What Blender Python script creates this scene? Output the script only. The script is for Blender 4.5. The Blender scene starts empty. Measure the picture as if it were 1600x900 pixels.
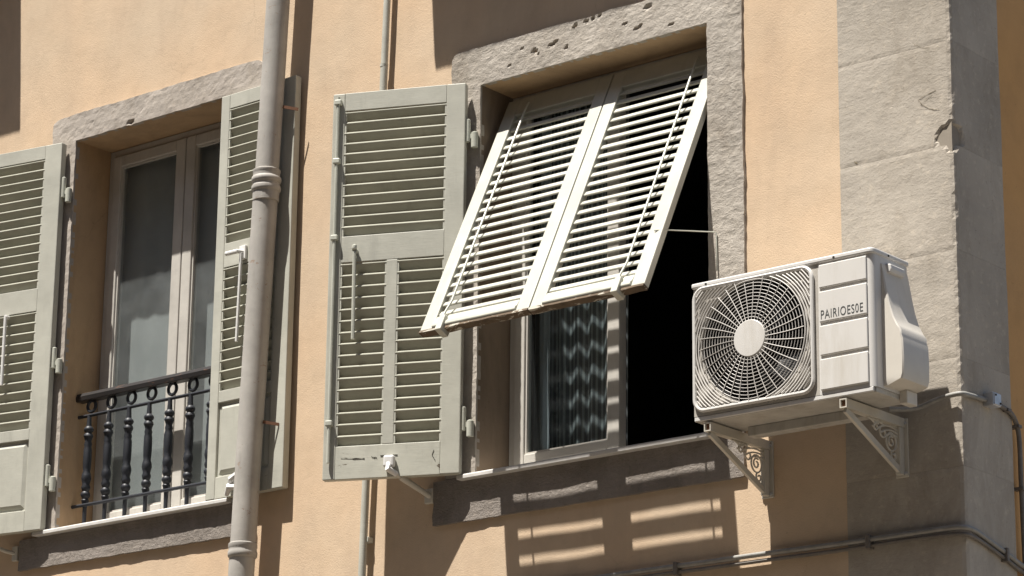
import bpy, math, random
from math import sin, cos, pi, radians, sqrt, atan2, hypot
from mathutils import Vector, Matrix, noise
random.seed(7)
S = bpy.context.scene
COL = S.collection

# ------------------------------------------------------------------ camera
F_PX = 4669.0
YAW, PITCH, ROLL = radians(39.6), radians(16.315), radians(0.68)
fw = Vector((-sin(YAW)*cos(PITCH), cos(YAW)*cos(PITCH), sin(PITCH)))
rt = fw.cross(Vector((0, 0, 1))).normalized(); up = rt.cross(fw)
r2 = rt*cos(ROLL) + up*sin(ROLL); u2 = up*cos(ROLL) - rt*sin(ROLL)
cd = bpy.data.cameras.new('camera'); cam = bpy.data.objects.new('camera', cd); COL.objects.link(cam)
cd.sensor_width = 36.0; cd.lens = 36.0*F_PX/1600.0; cd.clip_start = 0.1; cd.clip_end = 500
cam.matrix_world = Matrix(((r2.x, u2.x, -fw.x, 7.6168), (r2.y, u2.y, -fw.y, -9.2071), (r2.z, u2.z, -fw.z, 1.5024), (0, 0, 0, 1)))
S.camera = cam

# ------------------------------------------------------------------ sky, sun, exposure
SUN = Vector((0.37, 1.0, -2.85)).normalized()          # direction the light travels
w = bpy.data.worlds.new('World'); S.world = w; w.use_nodes = True
nt = w.node_tree; nt.nodes.clear()
sky = nt.nodes.new('ShaderNodeTexSky'); sky.sky_type = 'NISHITA'; sky.sun_disc = False
sky.sun_elevation = math.asin(-SUN.z); sky.sun_rotation = atan2(-SUN.x, -SUN.y)
sky.air_density = 1.0; sky.dust_density = 1.5; sky.ozone_density = 1.0
bg = nt.nodes.new('ShaderNodeBackground'); bg.inputs[1].default_value = 0.05
wo = nt.nodes.new('ShaderNodeOutputWorld')
nt.links.new(sky.outputs[0], bg.inputs[0]); nt.links.new(bg.outputs[0], wo.inputs[0])
ld = bpy.data.lights.new('sun', 'SUN'); ld.energy = 5.0; ld.angle = radians(0.5); ld.color = (1.0, 0.955, 0.885)
sun = bpy.data.objects.new('sun', ld); COL.objects.link(sun); sun.location = (-5, -12, 25)
sun.rotation_euler = SUN.to_track_quat('-Z', 'Y').to_euler()
vs = S.view_settings; vs.view_transform = 'Standard'; vs.look = 'None'; vs.gamma = 1.0; vs.use_curve_mapping = False
vs.exposure = 1.12

# ------------------------------------------------------------------ materials
def nodes(name):
    m = bpy.data.materials.new(name); m.use_nodes = True
    t = m.node_tree; t.nodes.clear()
    b = t.nodes.new('ShaderNodeBsdfPrincipled'); o = t.nodes.new('ShaderNodeOutputMaterial')
    t.links.new(b.outputs[0], o.inputs[0])
    return m, t, b
def N(t, kind, **kw):
    n = t.nodes.new('ShaderNode' + kind)
    for k, v in kw.items(): setattr(n, k, v)
    return n
def coords(t, stretch=None):
    tc = N(t, 'TexCoord'); oi = N(t, 'ObjectInfo'); ml = N(t, 'VectorMath', operation='SCALE'); ml.inputs[0].default_value = (7.1, 3.3, 5.7)
    t.links.new(oi.outputs['Random'], ml.inputs['Scale'])
    ad = N(t, 'VectorMath', operation='ADD'); t.links.new(tc.outputs['Object'], ad.inputs[0]); t.links.new(ml.outputs[0], ad.inputs[1])
    if stretch is None: return ad.outputs[0]
    mu = N(t, 'VectorMath', operation='MULTIPLY'); mu.inputs[1].default_value = stretch
    t.links.new(ad.outputs[0], mu.inputs[0]); return mu.outputs[0]
def tex_noise(t, vec, scale, detail=5, rough=0.55, dist=0.0):
    n = N(t, 'TexNoise'); n.inputs['Scale'].default_value = scale; n.inputs['Detail'].default_value = detail
    n.inputs['Roughness'].default_value = rough; n.inputs['Distortion'].default_value = dist
    t.links.new(vec, n.inputs['Vector']); return n.outputs['Fac']
def ramp(t, fac, stops):
    r = N(t, 'ValToRGB'); e = r.color_ramp.elements
    while len(e) < len(stops): e.new(0.5)
    for i, (p, c) in enumerate(stops):
        e[i].position = p; e[i].color = (c, c, c, 1) if isinstance(c, (int, float)) else (c[0], c[1], c[2], 1)
    t.links.new(fac, r.inputs[0]); return r.outputs[0]
def mix(t, fac, a, b, mode='MIX'):
    m = N(t, 'Mix', data_type='RGBA', blend_type=mode)
    if isinstance(fac, float): m.inputs[0].default_value = fac
    else: t.links.new(fac, m.inputs[0])
    for i, x in ((6, a), (7, b)):
        if isinstance(x, tuple): m.inputs[i].default_value = (x[0], x[1], x[2], 1)
        else: t.links.new(x, m.inputs[i])
    return m.outputs[2]
def bump(t, b, layers):
    prev = None
    for h, st, ds in layers:
        n = N(t, 'Bump'); n.inputs['Strength'].default_value = st; n.inputs['Distance'].default_value = ds
        t.links.new(h, n.inputs['Height'])
        if prev: t.links.new(prev, n.inputs['Normal'])
        prev = n.outputs[0]
    t.links.new(prev, b.inputs['Normal'])
def k(c, f): return (c[0]*f, c[1]*f, c[2]*f)

def render_mat(name, base, tint, dirt, dirt_amt=(0.58, 0.78), grain=(160, 0.24), lump=(14, 0.07), rough=0.9):
    m, t, b = nodes(name); v = coords(t)
    c = mix(t, ramp(t, tex_noise(t, v, 1.1, 4), [(0.36, 0.0), (0.64, 1.0)]), base, tint)
    c = mix(t, 1.0, c, ramp(t, tex_noise(t, v, 6.5, 8, 0.68), [(0.25, 0.89), (0.5, 1.0), (0.75, 1.06)]), 'MULTIPLY')
    vs_ = coords(t, (1.0, 1.0, 0.28))
    d = ramp(t, tex_noise(t, vs_, 3.4, 9, 0.70, 0.4), [(dirt_amt[0], 0.0), (dirt_amt[1], 0.62)])
    c = mix(t, d, c, dirt)
    sp = ramp(t, tex_noise(t, v, 46, 3, 0.6), [(0.69, 0.0), (0.77, 0.45)])
    c = mix(t, sp, c, k(dirt, 0.6))
    ck = N(t, 'TexVoronoi', feature='DISTANCE_TO_EDGE'); ck.inputs['Scale'].default_value = 1.7
    wv_ = N(t, 'VectorMath', operation='ADD'); wn_ = N(t, 'TexNoise'); wn_.inputs['Scale'].default_value = 7; wn_.inputs['Detail'].default_value = 6; t.links.new(v, wn_.inputs['Vector'])
    ws_ = N(t, 'VectorMath', operation='SCALE'); ws_.inputs['Scale'].default_value = 0.16; t.links.new(wn_.outputs['Color'], ws_.inputs[0])
    t.links.new(v, wv_.inputs[0]); t.links.new(ws_.outputs[0], wv_.inputs[1]); t.links.new(wv_.outputs[0], ck.inputs['Vector'])
    cm = mix(t, ramp(t, tex_noise(t, v, 1.9, 3), [(0.54, 0.0), (0.66, 0.22)]), (0, 0, 0), ramp(t, ck.outputs['Distance'], [(0.0, 1.0), (0.006, 0.0)]))
    c = mix(t, cm, c, k(dirt, 0.55))
    t.links.new(c, b.inputs['Base Color']); b.inputs['Roughness'].default_value = rough
    b.inputs['Specular IOR Level'].default_value = 0.2
    bump(t, b, [(tex_noise(t, v, lump[0], 6, 0.65), lump[1], 0.02), (tex_noise(t, v, grain[0], 4, 0.6), grain[1], 0.006)])
    return m
def stone_mat(name, base, dark, rough=0.92, crust=0.8):
    m, t, b = nodes(name); v = coords(t)
    c = mix(t, ramp(t, tex_noise(t, v, 2.2, 7, 0.65), [(0.33, 0.0), (0.66, 1.0)]), base, k(base, 0.80))
    c = mix(t, ramp(t, tex_noise(t, coords(t, (1, 1, 0.5)), 4.2, 9, 0.72, 0.5), [(0.47, 0.0), (0.74, 0.80)]), c, dark)
    c = mix(t, ramp(t, tex_noise(t, v, 70, 4, 0.7), [(0.62, 0.0), (0.72, 0.5)]), c, k(dark, 0.5))
    c = mix(t, ramp(t, tex_noise(t, v, 33, 5, 0.7), [(0.30, 0.35), (0.45, 0.0)]), c, (min(base[0]*1.35, 1), base[1]*1.3, base[2]*1.22))
    t.links.new(c, b.inputs['Base Color']); b.inputs['Roughness'].default_value = rough
    b.inputs['Specular IOR Level'].default_value = 0.2
    bump(t, b, [(tex_noise(t, coords(t, (1, 1, 2.2)), 17, 8, 0.72, 0.35), crust, 0.016), (tex_noise(t, v, 90, 6, 0.75, 0.2), crust*1.3, 0.008)])
    return m
def paint_mat(name, base, wear, wear_at=0.74, rough=0.55, grain=True, dirt=0.16):
    m, t, b = nodes(name); v = coords(t)
    c = mix(t, 1.0, base, ramp(t, tex_noise(t, v, 5, 7, 0.65), [(0.3, 1 - dirt), (0.7, 1.0 + dirt*0.5)]), 'MULTIPLY')
    c = mix(t, 1.0, c, ramp(t, tex_noise(t, coords(t, (1, 1, 0.18)), 11, 8, 0.7), [(0.32, 1.0), (0.55, 1.0), (0.80, 1 - dirt*1.6)]), 'MULTIPLY')
    wv = tex_noise(t, coords(t, (0.35, 1, 1)), 26, 7, 0.72, 0.8)
    wm = ramp(t, wv, [(wear_at, 0.0), (min(wear_at + 0.02, 1), 1.0)])
    c = mix(t, wm, c, wear)
    t.links.new(c, b.inputs['Base Color']); b.inputs['Roughness'].default_value = rough
    b.inputs['Specular IOR Level'].default_value = 0.35
    L = [(tex_noise(t, v, 9, 4), 0.12, 0.01), (tex_noise(t, coords(t, (1, 1, 12)), 20, 4, 0.6), 0.10, 0.004)]
    if grain: L.append((wm, -0.25 if False else 0.2, -0.002))
    bump(t, b, L)
    return m
def plain(name, base, rough=0.6, metal=0.0, var=0.12, sc=12.0, bmp=0.12, grime=None):
    m, t, b = nodes(name); v = coords(t)
    c = mix(t, 1.0, base, ramp(t, tex_noise(t, v, sc, 7, 0.65), [(0.3, 1 - var), (0.7, 1 + var*0.6)]), 'MULTIPLY')
    if grime: c = mix(t, ramp(t, tex_noise(t, coords(t, (1, 1, 0.15)), 9, 9, 0.72, 0.3), [(0.52, 0.0), (0.82, 0.75)]), c, grime)
    t.links.new(c, b.inputs['Base Color']); b.inputs['Roughness'].default_value = rough; b.inputs['Metallic'].default_value = metal
    bump(t, b, [(tex_noise(t, v, sc*6, 4), bmp, 0.003)])
    return m
def glass_mat(name, tint=(0.82, 0.87, 0.88), dust=0.05):
    m = bpy.data.materials.new(name); m.use_nodes = True; t = m.node_tree; t.nodes.clear()
    o = N(t, 'OutputMaterial'); tr = N(t, 'BsdfTransparent'); tr.inputs[0].default_value = (*tint, 1)
    gl = N(t, 'BsdfGlossy'); gl.inputs['Roughness'].default_value = 0.02
    lw = N(t, 'LayerWeight'); lw.inputs[0].default_value = 0.5
    pw = N(t, 'Math', operation='POWER'); pw.inputs[1].default_value = 5.0; t.links.new(lw.outputs['Facing'], pw.inputs[0])
    fr = N(t, 'Math', operation='MULTIPLY_ADD'); fr.inputs[1].default_value = 0.96; fr.inputs[2].default_value = 0.03; t.links.new(pw.outputs[0], fr.inputs[0])
    m1 = N(t, 'MixShader'); t.links.new(fr.outputs[0], m1.inputs[0]); t.links.new(tr.outputs[0], m1.inputs[1]); t.links.new(gl.outputs[0], m1.inputs[2])
    df = N(t, 'BsdfDiffuse'); df.inputs[0].default_value = (0.55, 0.58, 0.58, 1)
    dn = ramp(t, tex_noise(t, coords(t), 3.0, 8, 0.7), [(0.3, dust*0.4), (0.75, dust*1.6)])
    m2 = N(t, 'MixShader'); t.links.new(dn, m2.inputs[0]); t.links.new(m1.outputs[0], m2.inputs[1]); t.links.new(df.outputs[0], m2.inputs[2])
    t.links.new(m2.outputs[0], o.inputs[0]); return m
def curtain_mat(name, a, bcol, stripes=0.0, trans=0.25, sheer=0.0):
    m = bpy.data.materials.new(name); m.use_nodes = True; t = m.node_tree; t.nodes.clear()
    o = N(t, 'OutputMaterial'); v = coords(t)
    tc = N(t, 'TexCoord')
    if stripes:
        wv = N(t, 'TexWave', wave_type='BANDS', bands_direction='X'); wv.inputs['Scale'].default_value = stripes
        wv.inputs['Distortion'].default_value = 0.0
        t.links.new(tc.outputs['Object'], wv.inputs['Vector'])
        c = mix(t, ramp(t, wv.outputs['Fac'], [(0.55, 0.0), (0.75, 1.0)]), a, bcol)
    else:
        c = mix(t, tex_noise(t, v, 4, 5), a, bcol)
    d = N(t, 'BsdfDiffuse'); tl = N(t, 'BsdfTranslucent'); t.links.new(c, d.inputs[0]); t.links.new(c, tl.inputs[0])
    m1 = N(t, 'MixShader'); m1.inputs[0].default_value = trans; t.links.new(d.outputs[0], m1.inputs[1]); t.links.new(tl.outputs[0], m1.inputs[2])
    tp = N(t, 'BsdfTransparent'); m2 = N(t, 'MixShader'); m2.inputs[0].default_value = sheer
    t.links.new(m1.outputs[0], m2.inputs[1]); t.links.new(tp.outputs[0], m2.inputs[2]); t.links.new(m2.outputs[0], o.inputs[0])
    return m

M = {}
PEACH = (0.59, 0.435, 0.294)
M['render'] = render_mat('peach_render', PEACH, (0.55, 0.435, 0.315), (0.43, 0.325, 0.235), dirt_amt=(0.50, 0.78))
M['render_side'] = render_mat('ochre_render', (0.56, 0.32, 0.13), (0.52, 0.31, 0.14), (0.32, 0.19, 0.09))
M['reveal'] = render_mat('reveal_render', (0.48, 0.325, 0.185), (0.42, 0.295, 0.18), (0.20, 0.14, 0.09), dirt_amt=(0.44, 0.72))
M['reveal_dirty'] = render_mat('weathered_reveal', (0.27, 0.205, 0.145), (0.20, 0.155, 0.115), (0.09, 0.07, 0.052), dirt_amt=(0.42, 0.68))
M['cement'] = stone_mat('grey_cement', (0.44, 0.40, 0.35), (0.25, 0.215, 0.175), crust=0.38)
M['cement_smooth'] = stone_mat('smooth_cement', (0.42, 0.375, 0.33), (0.29, 0.25, 0.205), crust=0.16)
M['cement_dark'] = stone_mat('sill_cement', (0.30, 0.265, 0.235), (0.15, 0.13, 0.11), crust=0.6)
M['stone'] = stone_mat('pillar_stone', (0.445, 0.40, 0.34), (0.26, 0.225, 0.18), crust=0.22)
M['mortar'] = plain('mortar', (0.27, 0.235, 0.19), 0.95)
SAGE = (0.45, 0.445, 0.385)
M['sage'] = paint_mat('sage_paint', SAGE, (0.12, 0.105, 0.08), 0.735)
M['sage_slat'] = paint_mat('sage_slat_paint', (0.37, 0.365, 0.30), (0.2, 0.18, 0.14), 0.78)
M['sage_worn'] = paint_mat('worn_sage_paint', (0.47, 0.465, 0.40), (0.10, 0.075, 0.05), 0.655)
M['sage_metal'] = paint_mat('sage_hardware', (0.47, 0.475, 0.41), (0.25, 0.2, 0.14), 0.72, rough=0.4)
M['bare_wood'] = paint_mat('bare_wood', (0.12, 0.085, 0.055), (0.42, 0.39, 0.33), 0.54, rough=0.85, dirt=0.35)
M['white_plastic'] = plain('white_plastic', (0.68, 0.67, 0.65), 0.45, var=0.06)
M['pipe'] = paint_mat('pipe_paint', (0.40, 0.378, 0.345), (0.30, 0.235, 0.185), 0.63, rough=0.6, dirt=0.22)
M['pipe_green'] = paint_mat('thin_pipe_paint', (0.46, 0.455, 0.40), (0.3, 0.25, 0.2), 0.70, rough=0.5)
M['frame'] = paint_mat('window_frame_paint', (0.52, 0.495, 0.45), (0.3, 0.27, 0.23), 0.78, rough=0.45)
M['sill'] = plain('sill_stone', (0.58, 0.56, 0.53), 0.55, var=0.15, sc=20)
M['iron'] = paint_mat('black_iron', (0.022, 0.024, 0.030), (0.09, 0.05, 0.03), 0.68, rough=0.5)
M['iron_rail'] = paint_mat('black_iron_rail', (0.026, 0.023, 0.022), (0.10, 0.05, 0.03), 0.60, rough=0.45)
M['glass'] = glass_mat('window_glass', (0.86, 0.88, 0.88), 0.085)
M['glass_clear'] = glass_mat('clear_glass', (0.80, 0.84, 0.85), 0.012)
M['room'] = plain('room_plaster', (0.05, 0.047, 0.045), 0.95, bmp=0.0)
M['sheer'] = curtain_mat('sheer_curtain', (0.62, 0.64, 0.64), (0.68, 0.69, 0.68), trans=0.25, sheer=0.08)
M['curtain'] = curtain_mat('striped_curtain', (0.17, 0.175, 0.18), (0.42, 0.43, 0.42), stripes=13.0, trans=0.15)
M['curtain_white'] = curtain_mat('white_curtain', (0.55, 0.57, 0.60), (0.62, 0.62, 0.62), trans=0.3)
M['ac'] = plain('ac_casing', (0.60, 0.585, 0.56), 0.42, var=0.05, sc=5, bmp=0.02, grime=(0.42, 0.38, 0.31))
M['ac_grille'] = plain('ac_grille', (0.58, 0.555, 0.52), 0.45, var=0.08, sc=8, bmp=0.02, grime=(0.42, 0.38, 0.31))
M['ac_panel'] = plain('ac_panel', (0.60, 0.582, 0.552), 0.4, var=0.04, sc=5, bmp=0.02, grime=(0.42, 0.38, 0.31))
M['ac_side'] = plain('ac_cover', (0.58, 0.545, 0.485), 0.45, var=0.07, sc=6, bmp=0.02, grime=(0.42, 0.38, 0.31))
M['ac_dark'] = plain('ac_inside', (0.012, 0.012, 0.012), 0.6)
M['ac_duct'] = plain('ac_duct', (0.035, 0.032, 0.03), 0.6)
M['ac_plate'] = plain('ac_plate', (0.40, 0.375, 0.335), 0.5, var=.15)
M['ac_fin'] = plain('ac_coil', (0.05, 0.05, 0.05), 0.5, metal=0.4)
M['ac_base'] = plain('ac_base', (0.44, 0.42, 0.38), 0.5, var=0.2, grime=(0.2, 0.16, 0.11))
M['fan'] = plain('fan_plastic', (0.012, 0.012, 0.013), 0.4)
M['bracket'] = paint_mat('bracket_paint', (0.54, 0.505, 0.435), (0.30, 0.16, 0.08), 0.70, rough=0.5)
M['rust'] = plain('rust', (0.16, 0.075, 0.04), 0.9, var=0.4)
M['ink'] = plain('logo_ink', (0.07, 0.075, 0.075), 0.5)
M['cable'] = plain('grey_cable', (0.25, 0.24, 0.22), 0.5, var=0.25, sc=30)
M['cable_dark'] = plain('dark_cable', (0.16, 0.14, 0.12), 0.6, var=0.3, sc=30)
M['steel'] = plain('galvanised_steel', (0.55, 0.56, 0.58), 0.35, metal=0.5, var=0.15, sc=25)
M['slot'] = plain('dark_slot', (0.02, 0.017, 0.012), 0.9)
M['paving'] = plain('street_paving', (0.15, 0.13, 0.105), 0.85, var=0.2, sc=1.5)
M['roof'] = plain('roof_tile', (0.36, 0.16, 0.09), 0.85, var=0.2)

# ------------------------------------------------------------------ mesh helpers
class MB:
    def __init__(s): s.v = []; s.f = []
    def add(s, vs, fs):
        o = len(s.v); s.v += [tuple(p) for p in vs]; s.f += [tuple(i + o for i in f) for f in fs]
    def box(s, x0, x1, y0, y1, z0, z1):
        s.add([(x0,y0,z0),(x1,y0,z0),(x1,y1,z0),(x0,y1,z0),(x0,y0,z1),(x1,y0,z1),(x1,y1,z1),(x0,y1,z1)],
              [(0,3,2,1),(4,5,6,7),(0,1,5,4),(1,2,6,5),(2,3,7,6),(3,0,4,7)]); return s
    def bar(s, a, b, wx, wy, upv=(0, 0, 1)):           # square bar from a to b
        a, b = Vector(a), Vector(b); d = (b - a).normalized(); sx = d.cross(Vector(upv)).normalized()*wx/2; sy = sx.cross(d).normalized()*wy/2
        vs = [p + i*sx + j*sy for p in (a, b) for i, j in ((-1,-1),(1,-1),(1,1),(-1,1))]
        s.add(vs, [(0,3,2,1),(4,5,6,7),(0,1,5,4),(1,2,6,5),(2,3,7,6),(3,0,4,7)]); return s
    def tube(s, pts, r, n=10, closed=False, cap=True):
        P = [Vector(p) for p in pts]; m = len(P); R = r if isinstance(r, (list, tuple)) else [r]*m
        vs = []; nrm = None
        for i in range(m):
            if closed: d = P[(i+1) % m] - P[i-1]
            else: d = P[min(i+1, m-1)] - P[max(i-1, 0)]
            d.normalize()
            if nrm is None:
                nrm = d.orthogonal().normalized()
            else:
                nrm = (nrm - d*nrm.dot(d)).normalized()
            bi = d.cross(nrm)
            for j in range(n):
                a = 2*pi*j/n; vs.append(P[i] + (nrm*cos(a) + bi*sin(a))*R[i])
        fs = []
        for i in range(m if closed else m - 1):
            i2 = (i+1) % m
            for j in range(n): fs.append((i*n+j, i*n+(j+1) % n, i2*n+(j+1) % n, i2*n+j))
        if cap and not closed:
            fs.append(tuple(range(n))[::-1]); fs.append(tuple((m-1)*n+j for j in range(n)))
        s.add(vs, fs); return s
    def lathe(s, prof, n=14, c=(0,0,0), axis='z'):     # prof: (radius, height)
        vs = []
        for r, h in prof:
            for j in range(n):
                a = 2*pi*j/n; q = (r*cos(a), r*sin(a), h)
                if axis == 'y': q = (r*cos(a), h, r*sin(a))
                if axis == 'x': q = (h, r*cos(a), r*sin(a))
                vs.append((q[0]+c[0], q[1]+c[1], q[2]+c[2]))
        fs = [(i*n+j, i*n+(j+1) % n, (i+1)*n+(j+1) % n, (i+1)*n+j) for i in range(len(prof)-1) for j in range(n)]
        fs.append(tuple(range(n))[::-1]); fs.append(tuple((len(prof)-1)*n+j for j in range(n)))
        s.add(vs, fs); return s
    def prism(s, poly, axis, a, b):                    # poly of 2D points extruded along axis between a and b
        def q(p, h): return (h, p[0], p[1]) if axis == 'x' else ((p[0], h, p[1]) if axis == 'y' else (p[0], p[1], h))
        n = len(poly); s.add([q(p, a) for p in poly] + [q(p, b) for p in poly],
            [tuple(range(n))[::-1], tuple(range(n, 2*n))] + [(i, (i+1) % n, n+(i+1) % n, n+i) for i in range(n)]); return s
    def mesh(s, name):
        me = bpy.data.meshes.new(name); me.from_pydata(s.v, [], s.f); me.validate()
        import bmesh
        b = bmesh.new(); b.from_mesh(me); bmesh.ops.recalc_face_normals(b, faces=b.faces); b.to_mesh(me); b.free()
        return me
    def build(s, name, mat, parent=None, smooth=False, bevel=0.0, loc=None):
        return link(name, s.mesh(name), mat, parent, smooth, bevel, loc)
def link(name, me, mat, parent=None, smooth=False, bevel=0.0, loc=None):
    o = bpy.data.objects.new(name, me); COL.objects.link(o)
    if len(me.materials) == 0: me.materials.append(M[mat])
    if parent: o.parent = parent
    if loc: o.location = loc
    if smooth:
        me.shade_smooth(); me.set_sharp_from_angle(angle=radians(38))
    if bevel:
        b = o.modifiers.new('bevel', 'BEVEL'); b.width = bevel; b.segments = 2; b.limit_method = 'ANGLE'; b.angle_limit = radians(40)
    return o
def copy(o, parent=None, loc=None):
    c = o.copy(); COL.objects.link(c)
    if parent: c.parent = parent
    if loc: c.location = loc
    return c
def empty(name, loc=(0, 0, 0), rot=(0, 0, 0)):
    e = bpy.data.objects.new(name, None); COL.objects.link(e); e.location = loc; e.rotation_euler = rot; e.empty_display_size = 0.1
    return e
def tag(o, label, cat=None, group=None, kind=None):
    o['label'] = label
    if cat: o['category'] = cat
    if group: o['group'] = group
    if kind: o['kind'] = kind
    return o
def nz(x, y, z, s, a): return noise.noise(Vector((x*s, y*s, z*s)))*a

# ------------------------------------------------------------------ street
g = MB(); g.add([(-60,-60,0),(60,-60,0),(60,60,0),(-60,60,0)], [(0,1,2,3)])
st = g.build('street', 'paving'); tag(st, 'pale stone paving of the street below the facade', kind='structure')

# ------------------------------------------------------------------ unseen house across the street (behind the camera), added to shade half the sky
op = empty('added_opposite_building', (0, -12, 0)); tag(op, 'unseen house on the other side of the street, added to cut the sky light', 'building')
M['opp'] = plain('opposite_render', (0.32, 0.25, 0.18), 0.9, var=0.15, sc=2)
MB().box(-24, 24, -8, 0, 0, 17).build('wall', 'opp', op)
MB().box(-24.4, 24.4, -8.4, .5, 17, 17.3).build('roof', 'roof', op)
wme = MB().box(-.55, .55, .001, .05, 0, 1.8).mesh('window'); sme = MB().box(-.7, .7, .001, .14, -.1, 0).mesh('sill')
for fl in range(5):
    for ix in range(-9, 10):
        if fl == 0 and ix % 2: continue
        ww = link('window', wme, 'slot', op, loc=(ix*2.5, 0, 1.0 + fl*3.2)); link('sill', sme, 'sill', ww)

# ------------------------------------------------------------------ building shell
XC = 2.138                      # outer corner
OPEN = {                        # openings in the facade: x0, x1, z0, z1
    'left': (-2.737, -1.66, 4.305, 6.225), 'mid': (-0.175, 1.016, 4.228, 5.935),
    'upleft': (-4.52, -3.30, 7.32, 8.69), 'upmid': (-0.64, 0.56, 6.80, 8.41)}
bld = empty('apartment_building', (0, 0, 0))
tag(bld, 'peach rendered house facade with grey cement window surrounds and stone corner', 'building')

def facade():
    X0, X1, Z0, Z1 = -7.0, 1.637, 0.0, 9.4
    m = MB(); xs = {X0, X1}; zs = {Z0, Z1}
    for a, b, c, d in OPEN.values(): xs |= {a - .008, b + .008}; zs |= {c - .008, d + .008}
    def fill(v, fine0, fine1):
        v = sorted(v); o = []
        for p, q in zip(v, v[1:]):
            st = 0.035 if (q > fine0 and p < fine1) else 0.25
            n = max(1, int((q-p)/st)); o += [p + (q-p)*i/n for i in range(n)]
        return o + [v[-1]]
    xs = fill(xs | {-3.6, -0.6}, -3.6, 9); zs = fill(zs | {3.4, 6.7}, 3.4, 6.7); idx = {}
    def vid(i, j):
        if (i, j) not in idx:
            x, z = xs[i], zs[j]; idx[(i, j)] = len(m.v)
            m.v.append((x, nz(x, 0, z, 1.3, .004) + nz(x, 5, z, 5, .0010) + nz(x, 9, z, 13, .0005), z))
        return idx[(i, j)]
    for i in range(len(xs)-1):
        for j in range(len(zs)-1):
            x, z = (xs[i]+xs[i+1])/2, (zs[j]+zs[j+1])/2
            if any(a < x < b and c < z < d for a, b, c, d in OPEN.values()): continue
            m.f.append((vid(i, j), vid(i+1, j), vid(i+1, j+1), vid(i, j+1)))
    return m.build('facade_wall', 'render', bld, smooth=True)
facade()
MB().box(-7.3, XC - .012, 0.36, 8.6, 9.4, 9.6).build('roof_slab', 'roof', bld)
b = MB(); b.add([(XC-.014, .34, 0), (XC-.014, 8.6, 0), (XC-.014, 8.6, 9.4), (XC-.014, .34, 9.4)], [(0,1,2,3)])
b.add([(-7, .02, 0), (-7, 8.6, 0), (-7, 8.6, 9.4), (-7, .02, 9.4)], [(0,1,2,3)]); b.add([(-7, 8.6, 0), (XC-.014, 8.6, 0), (XC-.014, 8.6, 9.4), (-7, 8.6, 9.4)], [(0,1,2,3)])
b.build('side_wall', 'render_side', bld)

def reveal(key, mat, depth=0.30):
    x0, x1, z0, z1 = OPEN[key]; m = MB(); n = 12
    def strip(p, q, jit):
        nonlocal m                # p,q: (x,z) ends; swept from y=0.004 to depth
        for i in range(n):
            a = [p[0]+(q[0]-p[0])*i/n, p[1]+(q[1]-p[1])*i/n]; c = [p[0]+(q[0]-p[0])*(i+1)/n, p[1]+(q[1]-p[1])*(i+1)/n]
            m.add([(a[0], -.004, a[1]), (c[0], -.004, c[1]), (c[0], depth, c[1]), (a[0], depth, a[1])], [(0,1,2,3)])
    strip((x0, z0), (x0, z1), 0); strip((x1, z1), (x1, z0), 0); strip((x1, z0), (x0, z0), 0)
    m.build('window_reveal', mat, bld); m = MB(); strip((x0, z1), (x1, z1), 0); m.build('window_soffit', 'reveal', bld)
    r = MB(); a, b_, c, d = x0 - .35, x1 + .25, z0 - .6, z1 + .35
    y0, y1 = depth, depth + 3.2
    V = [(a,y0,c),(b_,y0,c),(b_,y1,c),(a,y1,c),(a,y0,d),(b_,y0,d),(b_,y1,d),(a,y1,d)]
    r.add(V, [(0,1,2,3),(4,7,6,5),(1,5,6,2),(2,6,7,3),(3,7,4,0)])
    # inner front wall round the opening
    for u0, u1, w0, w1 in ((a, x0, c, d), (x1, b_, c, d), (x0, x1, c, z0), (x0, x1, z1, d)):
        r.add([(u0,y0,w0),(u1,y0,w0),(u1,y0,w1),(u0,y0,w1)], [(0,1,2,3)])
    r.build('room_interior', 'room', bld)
reveal('left', 'reveal'); reveal('mid', 'reveal_dirty'); reveal('upleft', 'reveal'); reveal('upmid', 'reveal')

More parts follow.
